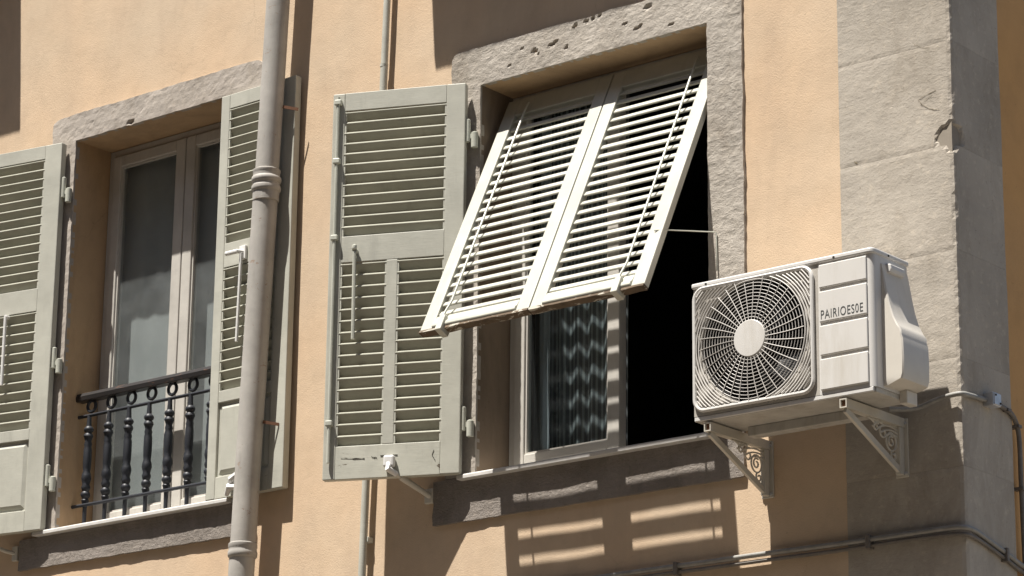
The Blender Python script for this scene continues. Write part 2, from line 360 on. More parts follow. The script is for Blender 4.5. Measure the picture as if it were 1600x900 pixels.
def surround(key, ow, top, mat, step=0.010, proud=0.014, pits=(), seed=0, rough=1.0, z_low=None):
    x0, x1, z0, z1 = OPEN[key]; X0, X1, Z1 = x0 - ow[0], x1 + ow[1], top; zl = z0 if z_low is None else z_low
    def seg(a, b): n = max(1, round((b-a)/step)); return [a + (b-a)*i/n for i in range(n+1)]
    xs = seg(X0, x0) + seg(x0, x1)[1:] + seg(x1, X1)[1:]; zs = seg(zl, z1) + seg(z1, Z1)[1:]
    m = MB(); F = {}; nx, nzv = len(xs), len(zs)
    def jit(x, z):
        dx = dz = 0
        if abs(x - X0) < 1e-6 or abs(x - X1) < 1e-6: dx = nz(x, seed, z, 22, .006*rough) + nz(x, seed+3, z, 6, .008*rough)
        if abs(z - Z1) < 1e-6: dz = nz(x, seed+7, z, 22, .006*rough) + nz(x, seed+9, z, 5, .010*rough)
        if abs(x - x0) < 1e-6 and z < z1 or abs(x - x1) < 1e-6 and z < z1: dx = nz(x, seed+11, z, 30, .004*rough)
        if abs(z - z1) < 1e-6 and x0 <= x <= x1: dz = nz(x, seed+13, z, 30, .004*rough)
        if x in (X0, X1) and False: pass
        return dx, dz
    def P(i, j):
        x, z = xs[i], zs[j]; dx, dz = jit(x, z)
        y = -proud + nz(x, seed, z, 9, .004*rough) + nz(x, seed, z, 34, .0026*rough) + nz(x, seed+2, z, 80, .0012*rough)
        for px, pz, pr, pd in pits:
            q = hypot((x-px)/1.7, z-pz) + nz(x, 1, z, 60, .006)
            if q < pr: y += pd*(1-(max(q, 0)/pr)**2)
        # rounded outer corners
        for cx in (X0, X1):
            s = 1 if cx == X0 else -1; rr = .035
            ux, uz = (x - cx)*s, Z1 - z
            if ux < rr and uz < rr and hypot(rr-ux, rr-uz) > rr and (ux < 1e-6 or uz < 1e-6):
                e = hypot(rr-ux, rr-uz); x = cx + s*(rr - (rr-ux)*rr/e); z = Z1 - (rr - (rr-uz)*rr/e)
        return (x + dx, y, z + dz)
    def vid(i, j):
        if (i, j) not in F: F[(i, j)] = len(m.v); m.v.append(P(i, j))
        return F[(i, j)]
    cells = set()
    for i in range(nx-1):
        for j in range(nzv-1):
            x, z = (xs[i]+xs[i+1])/2, (zs[j]+zs[j+1])/2
            if x0 < x < x1 and z < z1: continue
            cells.add((i, j)); m.f.append((vid(i, j), vid(i+1, j), vid(i+1, j+1), vid(i, j+1)))
    back = {}
    def bid(i, j):
        if (i, j) not in back:
            x, y, z = m.v[vid(i, j)]; back[(i, j)] = len(m.v); m.v.append((x, 0.012, z))
        return back[(i, j)]
    for (i, j) in list(cells):
        for (di, dj), (a, b_) in (((-1,0),((i,j),(i,j+1))), ((1,0),((i+1,j),(i+1,j+1))), ((0,-1),((i,j),(i+1,j))), ((0,1),((i,j+1),(i+1,j+1)))):
            if (i+di, j+dj) not in cells: m.f.append((vid(*a), vid(*b_), bid(*b_), bid(*a)))
    return m.build('window_surround', mat, bld, smooth=False)
PITS = [(0.207, 6.028, .009, .022), (0.238, 6.040, .006, .02), (0.12, 6.022, .010, .020), (0.135, 6.008, .006, .016), (0.40, 6.090, .008, .026), (0.435, 6.095, .007, .026), (0.47, 6.098, .006, .02), (0.33, 6.084, .008, .022),
        (0.60, 6.03, .006, .018), (0.66, 5.995, .009, .022), (0.685, 6.0, .006, .02), (-0.02, 5.985, .005, .012), (0.055, 6.045, .006, .016), (0.29, 6.00, .007, .010), (0.72, 6.075, .012, .012), (0.84, 5.97, .007, .012)]
s1 = surround('mid', (0.165, 0.172), 6.108, 'cement', step=.0085, pits=PITS, seed=3, rough=.65, z_low=4.224)
s2 = surround('left', (0.168, 0.168), 6.362, 'cement_smooth', step=.014, pits=[(-2.36, 6.235, .014, .02)], seed=21, rough=.7, z_low=4.30)
surround('upmid', (0.15, 0.15), 8.56, 'cement_smooth', step=.05, seed=40)
surround('upleft', (0.15, 0.05), 8.84, 'cement_smooth', step=.05, seed=50)

def apron(x0, x1, z0, z1, mat, seed):
    m = MB(); st = .012; nx, nzv = int((x1-x0)/st), max(2, int((z1-z0)/st)); proud = .016
    def V(i, j):
        x, z = x0+(x1-x0)*i/nx, z0+(z1-z0)*j/nzv
        y = -proud + nz(x, seed, z, 6, .003) + nz(x, seed, z, 40, .0012)
        if j == 0: z += nz(x, seed+3, z, 3, .004) + nz(x, seed+4, z, 25, .0025)
        if i in (0, nx): x += nz(x, seed+5, z, 20, .006)
        return (x, y, z)
    for i in range(nx+1):
        for j in range(nzv+1): m.v.append(V(i, j))
    q = lambda i, j: i*(nzv+1)+j
    for i in range(nx):
        for j in range(nzv): m.f.append((q(i,j), q(i+1,j), q(i+1,j+1), q(i,j+1)))
    ring = [q(i,0) for i in range(nx+1)] + [q(nx,j) for j in range(1,nzv+1)] + [q(i,nzv) for i in range(nx-1,-1,-1)] + [q(0,j) for j in range(nzv-1,0,-1)]
    o = len(m.v); m.v += [(m.v[r][0], .012, m.v[r][2]) for r in ring]
    for a in range(len(ring)):
        b_ = (a+1) % len(ring); m.f.append((ring[a], ring[b_], o+b_, o+a))
    return m.build('sill_apron', mat, bld)
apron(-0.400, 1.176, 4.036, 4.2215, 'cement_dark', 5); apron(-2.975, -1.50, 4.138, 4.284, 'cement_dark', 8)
def sill(x0, x1, z, y0=-.05, y1=.19, th=.021):
    m = MB(); n = 24
    m.prism([(y0, z-th), (y1, z-th), (y1, z+.004), (y0+.004, z), (y0, z-.004)], 'x', x0, x1)
    return m.build('window_sill', 'sill', bld, bevel=.003)
sill(-0.246, 1.055, 4.2275); sill(-2.852, -1.58, 4.3065)
sill(-0.70, 0.62, 6.80); sill(-4.58, -3.26, 7.32)

# ------------------------------------------------------------------ corner pillar of stone blocks (part) > stone_block
pil = empty('corner_pillar'); pil.parent = bld
MB().box(1.637, XC-.008, .004, .343, 0, 9.39).build('mortar_core', 'mortar', pil)
def block(z0, z1, seed, chip=None, fine=True):
    m = MB(); st = .016 if fine else .08
    gap = .0003; z0 += gap; z1 -= gap
    x0, x1, y1 = 1.635, XC, .352
    path = []                                      # (x,y) along front then side
    nf, ns = int((x1-x0)/st), int(y1/st)
    for i in range(nf+1): path.append((x0+(x1-x0)*i/nf, 0.0))
    for i in range(1, ns+1): path.append((x1, y1*i/ns))
    nzv = max(2, int((z1-z0)/st)); W = len(path)
    def V(i, j):
        x, y = path[i]; z = z0+(z1-z0)*j/nzv
        d = nz(x+y, 0, z, 4, .002) + nz(x*1.0, y, z, 26, .0008) + .003
        e = 0
        if i == nf:                                # worn arris
            e = .0025 + abs(nz(1, 3, z, 9, .005)) + abs(nz(2, 8, z, 45, .004)) + abs(nz(2, 6, z, 110, .003))
        if abs(i-nf) == 1: e = .0008
        if j in (0, nzv) and i < nf: d -= .0008 + abs(nz(x+y, seed+1, z, 30, .0018))
        if chip:
            cz, rad, dep = chip; q = hypot(hypot(x-x1, y*1.0)*.85, z-cz) + nz(x+y, 4, z, 30, .012)
            if q < rad: e += dep*(1-(max(q,0)/rad)**1.5)
        if i < nf: return (x, y - d + e, z)
        if i == nf: return (x + d*.7 - e, y - d*.7 + e, z)
        return (x + d - e, y, z)
    for i in range(W):
        for j in range(nzv+1): m.v.append(V(i, j))
    q = lambda i, j: i*(nzv+1)+j
    for i in range(W-1):
        for j in range(nzv): m.f.append((q(i,j), q(i+1,j), q(i+1,j+1), q(i,j+1)))
    ring = [q(i,0) for i in range(W)] + [q(W-1,j) for j in range(1,nzv+1)] + [q(i,nzv) for i in range(W-2,-1,-1)] + [q(0,j) for j in range(nzv-1,0,-1)]
    o = len(m.v)
    for r in ring:
        x, y, z = m.v[r]; m.v.append((min(max(x, 1.65), XC-.03) if y < .03 else XC-.03, max(y, .03) , z))
    for a in range(len(ring)):
        b_ = (a+1) % len(ring); m.f.append((ring[a], ring[b_], o+b_, o+a))
    return m.build('stone_block', 'stone', pil, smooth=False)
zj = [0.0]
while zj[-1] < 3.1: zj.append(zj[-1] + 0.443)
zj = zj[:7] + [3.12, 3.535, 3.95, 4.36, 4.773, 5.186, 5.60, 6.01, 6.43, 6.86, 7.3, 7.75, 8.2, 8.65, 9.02, 9.39]
for i, (a, b_) in enumerate(zip(zj, zj[1:])):
    vis = 3.4 < b_ and a < 6.1
    block(a, b_, i*3.7, chip=(5.212, .062, .060) if abs(a-5.186) < .01 else ((5.186, .03, .022) if abs(b_-5.186) < .01 else None), fine=vis)

def crack(pts, r):
    m = MB(); q = []
    for a, b_ in zip(pts, pts[1:]):
        for i in range(6): t = i/6; q.append((a[0]+(b_[0]-a[0])*t+random.uniform(-.003, .003), -.0035, a[1]+(b_[1]-a[1])*t+random.uniform(-.003, .003)))
    m.tube(q, [r*random.uniform(.3, 1) for _ in q], 4); m.build('crack', 'moss', pil)
M['moss'] = plain('dark_crack', (0.17, 0.14, 0.075), 0.95, var=.3)
crack([(2.071, 5.414), (1.991, 5.393), (2.007, 5.369), (2.048, 5.342), (2.09, 5.328)], .0008)
crack([(2.052, 5.395), (2.012, 5.380)], .0006)
crack([(1.972, 5.623), (2.014, 5.597), (2.056, 5.583), (2.099, 5.585)], .0009)
crack([(1.70, 5.205), (1.715, 5.192)], .0018)
# ------------------------------------------------------------------ windows (parts of the building)
def window(key, y=.20, label=None, open_right=False, glass='glass'):
    x0, x1, z0, z1 = OPEN[key]; wn = empty('window'); wn.parent = bld
    if label: wn['label'] = label
    T = .06; fw_ = .034; g0 = z0 + .012
    m = MB(); m.box(x0+.002, x0+fw_, y, y+T, g0, z1-.002); m.build('frame', 'frame', wn, bevel=.003)
    m = MB(); m.box(x1-fw_, x1-.002, y, y+T, g0, z1-.002); m.build('frame', 'frame', wn, bevel=.003)
    m = MB(); m.box(x0+fw_, x1-fw_, y+.001, y+T, z1-fw_, z1-.002); m.build('frame', 'frame', wn, bevel=.003)
    m = MB(); m.box(x0+fw_, x1-fw_, y+.001, y+T, g0, g0+.03); m.build('frame', 'frame', wn, bevel=.003)
    mid = (x0+x1)/2
    def sash(a, b_, hinge_open=False, sw=(.058, .058)):
        za, zb = g0+.034, z1-fw_-.004; ys, yt = y-.012, y+.038
        parts = []
        def B(*q): return MB().box(*q)
        parts.append(B(a, a+sw[0], ys, yt, za, zb).build('sash', 'frame', wn, bevel=.005))
        parts.append(B(b_-sw[1], b_, ys, yt, za, zb).build('sash', 'frame', wn, bevel=.005))
        parts.append(B(a+sw[0], b_-sw[1], ys+.001, yt, za, za+.062).build('sash', 'frame', wn, bevel=.005))
        parts.append(B(a+sw[0], b_-sw[1], ys+.001, yt, zb-.055, zb).build('sash', 'frame', wn, bevel=.005))
        bead = MB(); t = .008
        for q in ((a+sw[0], a+sw[0]+t, za+.062, zb-.055), (b_-sw[1]-t, b_-sw[1], za+.062, zb-.055), (a+sw[0]+t, b_-sw[1]-t, za+.062, za+.062+t), (a+sw[0]+t, b_-sw[1]-t, zb-.055-t, zb-.055)):
            bead.box(q[0], q[1], ys+.010, ys+.026, q[2], q[3])
        parts.append(bead.build('glazing_bead', 'frame', wn))
        parts.append(B(a+sw[0]-.005, b_-sw[1]+.005, ys+.022, ys+.027, za+.055, zb-.05).build('pane', glass, wn))
        if hinge_open:
            Rm = Matrix.Translation((b_, yt, 0)) @ Matrix.Rotation(radians(-96), 4, 'Z') @ Matrix.Translation((-b_, -yt, 0))
            for o in parts: o.data.transform(Rm)
        return parts
    sash(x0+.036, mid-.003, sw=(.055, .062)); sash(mid+.003, x1-.036, hinge_open=open_right, sw=(.062, .055))
    return wn
window('left', y=.215, label='closed two-leaf window with grey curtain behind the black railing')
window('mid', y=.20, label='window under the raised shutter, right leaf open onto dark room', open_right=True, glass='glass_clear')

# ------------------------------------------------------------------ curtains
def curtain(name, mat, x0, x1, y, z0, z1, amp, waves, label, taper=0.0, seed=0, nx=120):
    e = MB(); nzv = 14
    for i in range(nx+1):
        for j in range(nzv+1):
            u, v_ = i/nx, j/nzv
            x = x0+(x1-x0)*u; z = z0+(z1-z0)*v_
            x += taper*(1-v_)*(u) 
            e.v.append((x, y + amp*sin(2*pi*waves*u + .6*sin(3*v_+seed) + 1.5*noise.noise(Vector((u*5, seed, 0)))) + nz(u*3, seed, v_*2, 1, .008), z))
    for i in range(nx):
        for j in range(nzv): a = i*(nzv+1)+j; e.f.append((a, a+nzv+1, a+nzv+2, a+1))
    o = e.build(name, mat, None, smooth=True); s = o.modifiers.new('thickness', 'SOLIDIFY'); s.thickness = .0012
    return tag(o, label, 'curtain')
curtain('curtain', 'sheer', -2.69, -1.70, .290, 4.33, 6.20, .002, 7, 'pale grey net curtain behind the glass of the window with railing', seed=2)
curtain('curtain', 'curtain', -0.13, 0.37,   .315, 4.26, 5.92, .007, 6, 'dark striped curtain behind the glass under the raised shutter', seed=5, nx=240)
curtain('curtain', 'curtain_white', -0.075, -0.02, .285, 4.27, 5.92, .008, 2, 'narrow white curtain edge beside the dark striped curtain', taper=-.0, seed=9, nx=24)

# ------------------------------------------------------------------ shutters
def slat_mesh(length, d, t, ang, name='slat'):
    # cross-section in (n, z): centred, long axis at ang from +n (outwards) towards +z; length along x from 0
    m = MB(); ax = (cos(ang), sin(ang)); ay = (-sin(ang), cos(ang)); pts = []
    rr = min(t*.35, .0025)
    for i, j in ((-d/2, -t/2+rr), (-d/2+rr, -t/2), (d/2-rr, -t/2), (d/2, -t/2+rr), (d/2, t/2-rr), (d/2-rr, t/2), (-d/2+rr, t/2), (-d/2, t/2-rr)):
        pts.append((ax[0]*i+ay[0]*j, ax[1]*i+ay[1]*j))
    m.prism(pts, 'x', 0, length)
    return m.mesh(name)
def louvre(parent, side, x0, x1, z0, z1, pitch, d=.050, t=.0125, ang=radians(56), mat='sage_slat', jitter=0.008):
    # side: +1 -> viewer side is local +y ; -1 -> local -y
    me = slat_mesh(x1-x0+.012, d, t, ang)
    # n maps to local y*side
    for v_ in me.vertices: v_.co.y *= side
    me.materials.append(M[mat]); me.update()
    if side < 0: me.flip_normals()
    n = max(1, int(round((z1-z0)/pitch))); p = (z1-z0)/n
    for i in range(n):
        o = bpy.data.objects.new('slat', me); COL.objects.link(o); o.parent = parent
        o.location = (x0-.006, 0.0, z0 + p*(i+.5)); o.rotation_euler = (random.uniform(-1, 1)*jitter*3, random.uniform(-1, 1)*jitter*.35, 0)
    return n
def hinge(parent, x, y, z, dx, side):
    # two knuckles and a wall strap
    m = MB(); m.lathe([(.006,-.052),(.0125,-.050),(.0125,-.002),(.0125,-.0015),(.0125,.048),(.007,.052)], 12, (x, y, z)); h = m.build('hinge', 'sage_metal', parent, smooth=True)
    m = MB(); m.lathe([(.007,-.050),(.0155,-.048),(.0155,.018),(.009,.022)], 12, (x+dx, y - side*.004, z-.028)); m.build('knuckle', 'sage_metal', h, smooth=True)
    m = MB(); m.bar((x+dx, y-side*.004, z-.03), (x+dx*1.2, y-side*.075, z-.03), .012, .036); m.bar((x, y, z-.022), (x+dx, y-side*.004, z-.03), .012, .02); m.build('hinge_pin', 'sage_metal', h)
    return h
def shutter(name, loc, angle, W, H, side, layout, label, T=.038, st=(.085, .055), hinge_z=(), rod=True, group='shutters of the two windows'):
    e = empty(name, loc, (0, 0, radians(angle))); tag(e, label, 'shutter', group)
    y0, y1 = -T/2, T/2
    MB().box(0, st[0], y0, y1, 0, H).build('stile', 'sage', e, bevel=.004)
    MB().box(W-st[1], W, y0, y1, 0, H).build('stile', 'sage', e, bevel=.004)
    for item in layout:
        kind = item[0]; z0, z1 = item[1], item[2]
        if kind == 'rail': MB().box(st[0], W-st[1], y0+.001, y1-.001, z0, z1).build('rail', 'sage_worn' if z0 < .01 else 'sage', e, bevel=.0025)
        if kind == 'louvre':
            louvre(e, side, st[0], W-st[1], z0, z1, item[3])
            # moulding at foot and sides
            f = side*(T/2-.003)
            for q in ((st[0], st[0]+.007, z0, z1), (W-st[1]-.007, W-st[1], z0, z1)): MB().box(q[0], q[1], min(f, f-side*.012), max(f, f-side*.012), q[2], q[3]).build('moulding', 'sage', e)
        if kind == 'double':
            mm = (st[0] + (W-st[1]))/2 ; hw = .025
            MB().box(mm-hw, mm+hw, y0+.001, y1-.001, z0, z1).build('mullion', 'sage', e, bevel=.003)
            for a, b_ in ((st[0], mm-hw), (mm+hw, W-st[1])):
                louvre(e, side, a, b_, z0, z1, item[3])
                f = side*(T/2-.003)
                for q in ((a, a+.006, z0, z1), (b_-.006, b_, z0, z1)): MB().box(q[0], q[1], min(f, f-side*.012), max(f, f-side*.012), q[2], q[3]).build('moulding', 'sage', e)
        if kind == 'panel':
            f = side*(T/2)
            p = MB().box(st[0], W-st[1], min(-side*T/4, side*T/6), max(-side*T/4, side*T/6), z0, z1).build('panel', 'sage', e)
            m = MB(); a, b_, c, d = st[0]+.03, W-st[1]-.03, z0+.03, z1-.03; h0, h1 = side*T/6, side*(T/2-.004)
            V = [(st[0]+.012, h0, z0+.012), (W-st[1]-.012, h0, z0+.012), (W-st[1]-.012, h0, z1-.012), (st[0]+.012, h0, z1-.012), (a, h1, c), (b_, h1, c), (b_, h1, d), (a, h1, d)]
            m.add(V, [(4,5,6,7),(0,1,5,4),(1,2,6,5),(2,3,7,6),(3,0,4,7)]); m.build('raised_field', 'sage', p)
    for hz in hinge_z: hinge(e, -.006, side*(-.002), hz, -.030, side)
    if rod:
        yr = side*(T/2+.012); xr = W-.028
        r = MB().tube([(xr, yr, .07), (xr, yr, H-.02)], .0075, 8).build('bolt_rod', 'sage_metal', e, smooth=True)
        for z in rod:
            MB().box(xr-.016, xr+.016, min(side*T/2, yr+side*.011), max(side*T/2, yr+side*.011), z-.012, z+.012).build('rod_guide', 'sage_metal', r, bevel=.004)
    return e
# open shutter in the middle
H1 = 1.712; A1 = 180 + 23.2
sh1 = shutter('louvred_shutter', (-.222, -.05, 4.227), A1, .60, H1, 1,
    [('rail', 0, .142), ('double', .142, .945, .0500), ('rail', .945, 1.062), ('louvre', 1.062, 1.630, .0470), ('rail', 1.630, H1)],
    'sage green louvred shutter swung open left of the raised shutter', hinge_z=(.235, 1.50), rod=(.24, 1.055, 1.40, H1-.045))
T1 = .038
m = MB(); m.tube([(.475, .036, .60), (.478, .036, .985)], .0085, 8); m.tube([(.478, .017, .99), (.478, .038, .99)], .012, 10); m.tube([(.478, .017, .965), (.478, .034, .965)], .009, 8)
hd = m.build('latch_bar', 'sage_metal', sh1, smooth=True)
m = MB(); m.lathe([(.004,-.012),(.011,-.008),(.012,0),(.011,.008),(.004,.012)], 10, (.478, .038, 1.005)); m.build('knob', 'sage_metal', hd, smooth=True)
MB().box(.27, .345, .0188, .0196, .090, .094).build('mortise_slot', 'slot', sh1)
m = MB(); pts = [(.36+.012*i + random.uniform(-.002, .002), .0194, .098 + random.uniform(-.008, .006) + (.006 if i % 3 else -.006)) for i in range(13)]
for a, b_ in ((.415, .52), (.36, .385)):
    q = [(a+(b_-a)*i/9, .0192, .085+random.uniform(-.003, .003) + .005*i/9) for i in range(10)]
    m.tube(q, [.0004+.0010*random.random() for _ in q], 4)
m.tube([(.105, .0192, .06), (.12, .0192, .085), (.112, .0192, .105)], .0009, 4); m.build('paint_crack', 'slot', sh1)
# stay between the shutter foot and the wall
sty = empty('shutter_stay', (-.43, 0, 4.17)); tag(sty, 'short jointed stay arm from wall to foot of open shutter', 'shutter stay')
ca, sa = cos(radians(A1)), sin(radians(A1))
def onsh(u, n, z): return Vector((-.222 + ca*u - sa*n, -.05 + sa*u + ca*n, 4.227 + z)) - Vector((-.43, 0, 4.17))
c0 = onsh(.30, .019, .062)
pl = MB(); ax = Vector((ca, sa, 0)); an = Vector((-sa, ca, 0))
def sb(mb, c, hu, hn, hz):
    mb.add([c + ax*i*hu + an*j*hn + Vector((0, 0, kk*hz)) for kk in (-1, 1) for i, j in ((-1,-1),(1,-1),(1,1),(-1,1))], [(0,3,2,1),(4,5,6,7),(0,1,5,4),(1,2,6,5),(2,3,7,6),(3,0,4,7)])
sb(pl, c0 + an*.016, .024, .016, .026); pl.build('mount', 'white_plastic', sty, bevel=.009)
j0 = c0 + an*.034 + Vector((0, 0, -.034)); j1 = j0*.62 + Vector((0, -.02, .0))*.38 + Vector((0, 0, -.006)); wp = Vector((0.012, -.012, -.005))
pl = MB(); pl.tube([c0+an*.022+Vector((0,0,-.01)), j0, j0*.8+wp*.2], [.013, .014, .012], 10); pl.build('joint', 'white_plastic', sty, smooth=True)
pl = MB(); pl.tube([j0*.8+wp*.2, j0*.66+wp*.34], .009, 10); pl.tube([j0*.70+wp*.30, j0*.63+wp*.37, wp*.9+j0*.1, wp], [.013, .014, .012, .012], 10); pl.build('arm', 'bracket', sty, smooth=True)
MB().box(-.016, .030, -.020, .002, -.035, .028).build('wall_plate', 'bracket', sty, bevel=.004)

# shutters of the left window
H2 = 1.905
LAY = [('rail', 0, .10), ('panel', .10, .44), ('rail', .44, .495), ('louvre', .495, 1.07, .0465), ('rail', 1.07, 1.185), ('louvre', 1.185, 1.835, .0465), ('rail', 1.835, H2)]
sh2 = shutter('louvred_shutter', (-2.782, -.045, 4.306), 180 + 10.0, .56, H2, 1, LAY, 'sage green louvred shutter at left edge of the photo, cut by the frame', hinge_z=(.26, .83, 1.68), rod=None, st=(.10, .06))
m = MB(); m.tube([(.27, .036, .72), (.27, .036, 1.06)], .008, 8); m.tube([(.27, .015, 1.06), (.27, .038, 1.06)], .010, 8); m.build('latch_bar', 'white_plastic', sh2, smooth=True)
sh3 = shutter('louvred_shutter', (-1.712, -.030, 4.306), -0.6, .475, H2, -1, LAY, 'sage green louvred shutter half hidden behind the drainpipe', hinge_z=(), rod=None, st=(.055, .09))
m = MB(); m.tube([(.18, -.040, .70), (.188, -.040, 1.11)], .0075, 8); hb = m.build('latch_bar', 'white_plastic', sh3, smooth=True)
m = MB(); m.box(.165, .205, -.032, -.018, 1.085, 1.150); m.tube([(.188, -.024, 1.12), (.178, -.055, 1.118), (.11, -.060, 1.116)], .011, 10); m.build('handle', 'white_plastic', hb, bevel=.003)
# stay seen at the foot of the left edge shutter, and the foot clip by the pipe
st2 = empty('shutter_stay', (-3.02, 0, 4.24)); tag(st2, 'thin stay arm under the shutter at the left edge', 'shutter stay')
MB().tube([(-.14, -.15, .06), (-.03, -.03, .0), (.02, -.012, -.015)], .010, 8).build('arm', 'bracket', st2, smooth=True)
MB().box(0.0, .035, -.02, .002, -.05, .02).build('wall_plate', 'bracket', st2, bevel=.003)
st3 = empty('shutter_stay', (-1.53, -.05, 4.34)); tag(st3, 'white plastic shutter clip low beside the drainpipe', 'shutter stay')
m = MB(); m.tube([(-.02, -.008, .0), (.01, -.03, .035), (.05, -.03, .055)], [.012, .020, .016], 8); m.tube([(-.03, -.02, -.03), (.0, -.035, .0), (.045, -.03, -.005)], [.010, .017, .012], 8); m.tube([(.03, -.03, .04), (.06, -.03, .0), (.045, -.02, -.035)], [.010, .014, .010], 8)
m.build('clip', 'white_plastic', st3, smooth=False)

# raised (awning) shutter leaves
TILT = radians(25.6); LA = 1.272
def leaf(name, x0, W, rod_x, label, y=.150, z=5.885, solid=False, tilt=TILT, group='raised shutter leaves'):
    e = empty(name, (x0, y, z), (-tilt, 0, 0)); tag(e, label, 'shutter', group)
    T = .032; y0, y1 = -T/2, T/2; sw = .066; tr, br = .095, .062
    MB().box(0, sw, y0, y1, -LA, 0).build('stile', 'sage', e, bevel=.004)
    MB().box(W-sw, W, y0, y1, -LA, 0).build('stile', 'sage', e, bevel=.004)
    MB().box(sw, W-sw, y0+.001, y1-.001, -tr, 0).build('rail', 'sage', e, bevel=.002)
    if solid:
        MB().box(sw, W-sw, y0+.008, y1-.008, -LA+br, -tr).build('panel', 'sage', e)
        MB().box(sw, W-sw, y0+.001, y1-.001, -LA, -LA+br).build('rail', 'sage', e); return e
    # bottom rail with a rounded worn nose, and the bare wood strip under it
    m = MB(); m.prism([(y1, -LA), (y1, -LA+br), (y0+.001, -LA+br), (y0-.004, -LA+.030), (y0-.010, -LA+.022), (y0-.010, -LA+.006), (y0-.004, -LA)], 'x', sw-.0, W-sw)
    m.build('rail', 'sage_worn', e, bevel=.004)
    m = MB(); n = 40; 
    xs = [W*i/n for i in range(n+1)]
    lo = [-LA-.011 - .004*noise.noise(Vector((x*18+x0*9, 2, 0))) for x in xs]
    for i in range(n):
        a, b_ = xs[i], xs[i+1]
        m.add([(a,y0-.003,lo[i]),(b_,y0-.003,lo[i+1]),(b_,y1-.002,lo[i+1]),(a,y1-.002,lo[i]),(a,y0-.003,-LA-.0005),(b_,y0-.003,-LA-.0005),(b_,y1-.002,-LA-.0005),(a,y1-.002,-LA-.0005)], [(0,3,2,1),(4,5,6,7),(0,1,5,4),(2,3,7,6)] + ([(3,0,4,7)] if i == 0 else []) + ([(1,2,6,5)] if i == n-1 else []))
    m.build('drip_strip', 'bare_wood', e)
    me = slat_mesh(W-2*sw+.012, .0275, .0090, radians(-74))
    for v_ in me.vertices: v_.co.y *= -1
    me.flip_normals(); me.materials.append(M['sage'])
    bent = slat_mesh(W-2*sw+.012, .0275, .0090, radians(-74))
    bent2 = []
    nS = 22; p = (LA-tr-br)/nS
    for i in range(nS):
        o = bpy.data.objects.new('slat', me); COL.objects.link(o); o.parent = e
        o.location = (sw-.006, 0, -tr - p*(i+.5)); o.rotation_euler = (random.uniform(-.03, .03), random.uniform(-.003, .003), 0)
        if random.random() < .15: o.rotation_euler[1] += random.choice((-1, 1))*.009; o.rotation_euler[0] += random.uniform(-.10, .02)
    # operating rod with foot bracket
    yr = y0 - .014
    r = MB().tube([(rod_x-.004, yr+.008, -.045), (rod_x, yr, -.09), (rod_x, yr, -LA+.12), (rod_x-.012*(1 if rod_x > W/2 else 1), yr-.002, -LA+.06), (rod_x-.014, yr-.002, -LA-.012)], .0048, 8).build('push_rod', 'sage_metal', e, smooth=True)
    MB().box(rod_x-.030, rod_x+.002, yr-.008, y1+.004, -LA-.030, -LA+.045).build('rod_bracket', 'sage_worn', r, bevel=.004)
    return e
lf1 = leaf('raised_shutter_leaf', -.142, .568, .135, 'raised white-lit shutter leaf on the left, propped outward over window')
lf2 = leaf('raised_shutter_leaf', .432, .568, .455, 'raised white-lit shutter leaf on the right, nearest the air conditioner')
MB().box(.545, .598, .0165, .026, -LA+.01, -.01).build('astragal', 'sage', lf1, bevel=.002)
# right leaf hardware: knuckle at the jamb and prop wire
m = MB(); m.lathe([(.006,-.045),(.013,-.043),(.013,.002),(.012,.004),(.013,.006),(.013,.043),(.006,.046)], 12, (.545, -.055, -.055)); m.build('hinge', 'sage_metal', lf2, smooth=True)
Rl = Matrix.Rotation(TILT, 3, 'X')
def tolocal(p): return Rl @ (Vector(p) - Vector((.432, .150, 5.885)))
tip = Vector((.995, .150 - sin(TILT)*.99 - .012, 5.885 - cos(TILT)*.99))
m = MB(); m.tube([tolocal(q) for q in (tip + Vector((-.03, -.012, 0)), tip, (1.052, -.030, tip.z+.045), (1.060, -.020, tip.z+.043), (1.062, -.020, tip.z-.115))], .0028, 6); m.build('prop_wire', 'sage_metal', lf2, smooth=True)
# leaves of the storey above, out of the picture: they shade the wall above the window
for x0, dz, lb in ((-.60, 2.50, 'left'), (-.025, 2.50, 'right')): leaf('raised_shutter_leaf', x0, .5745, .1, 'solid raised shutter leaf of upper storey above middle window, %s half' % lb, z=5.885+dz, solid=True)
for x0, dz, lb in ((-4.47, 2.80, 'left'), (-3.895, 2.80, 'right')): leaf('raised_shutter_leaf', x0, .5745, .1, 'solid raised shutter leaf of upper storey at far left, %s half' % lb, z=5.885+dz, solid=True)

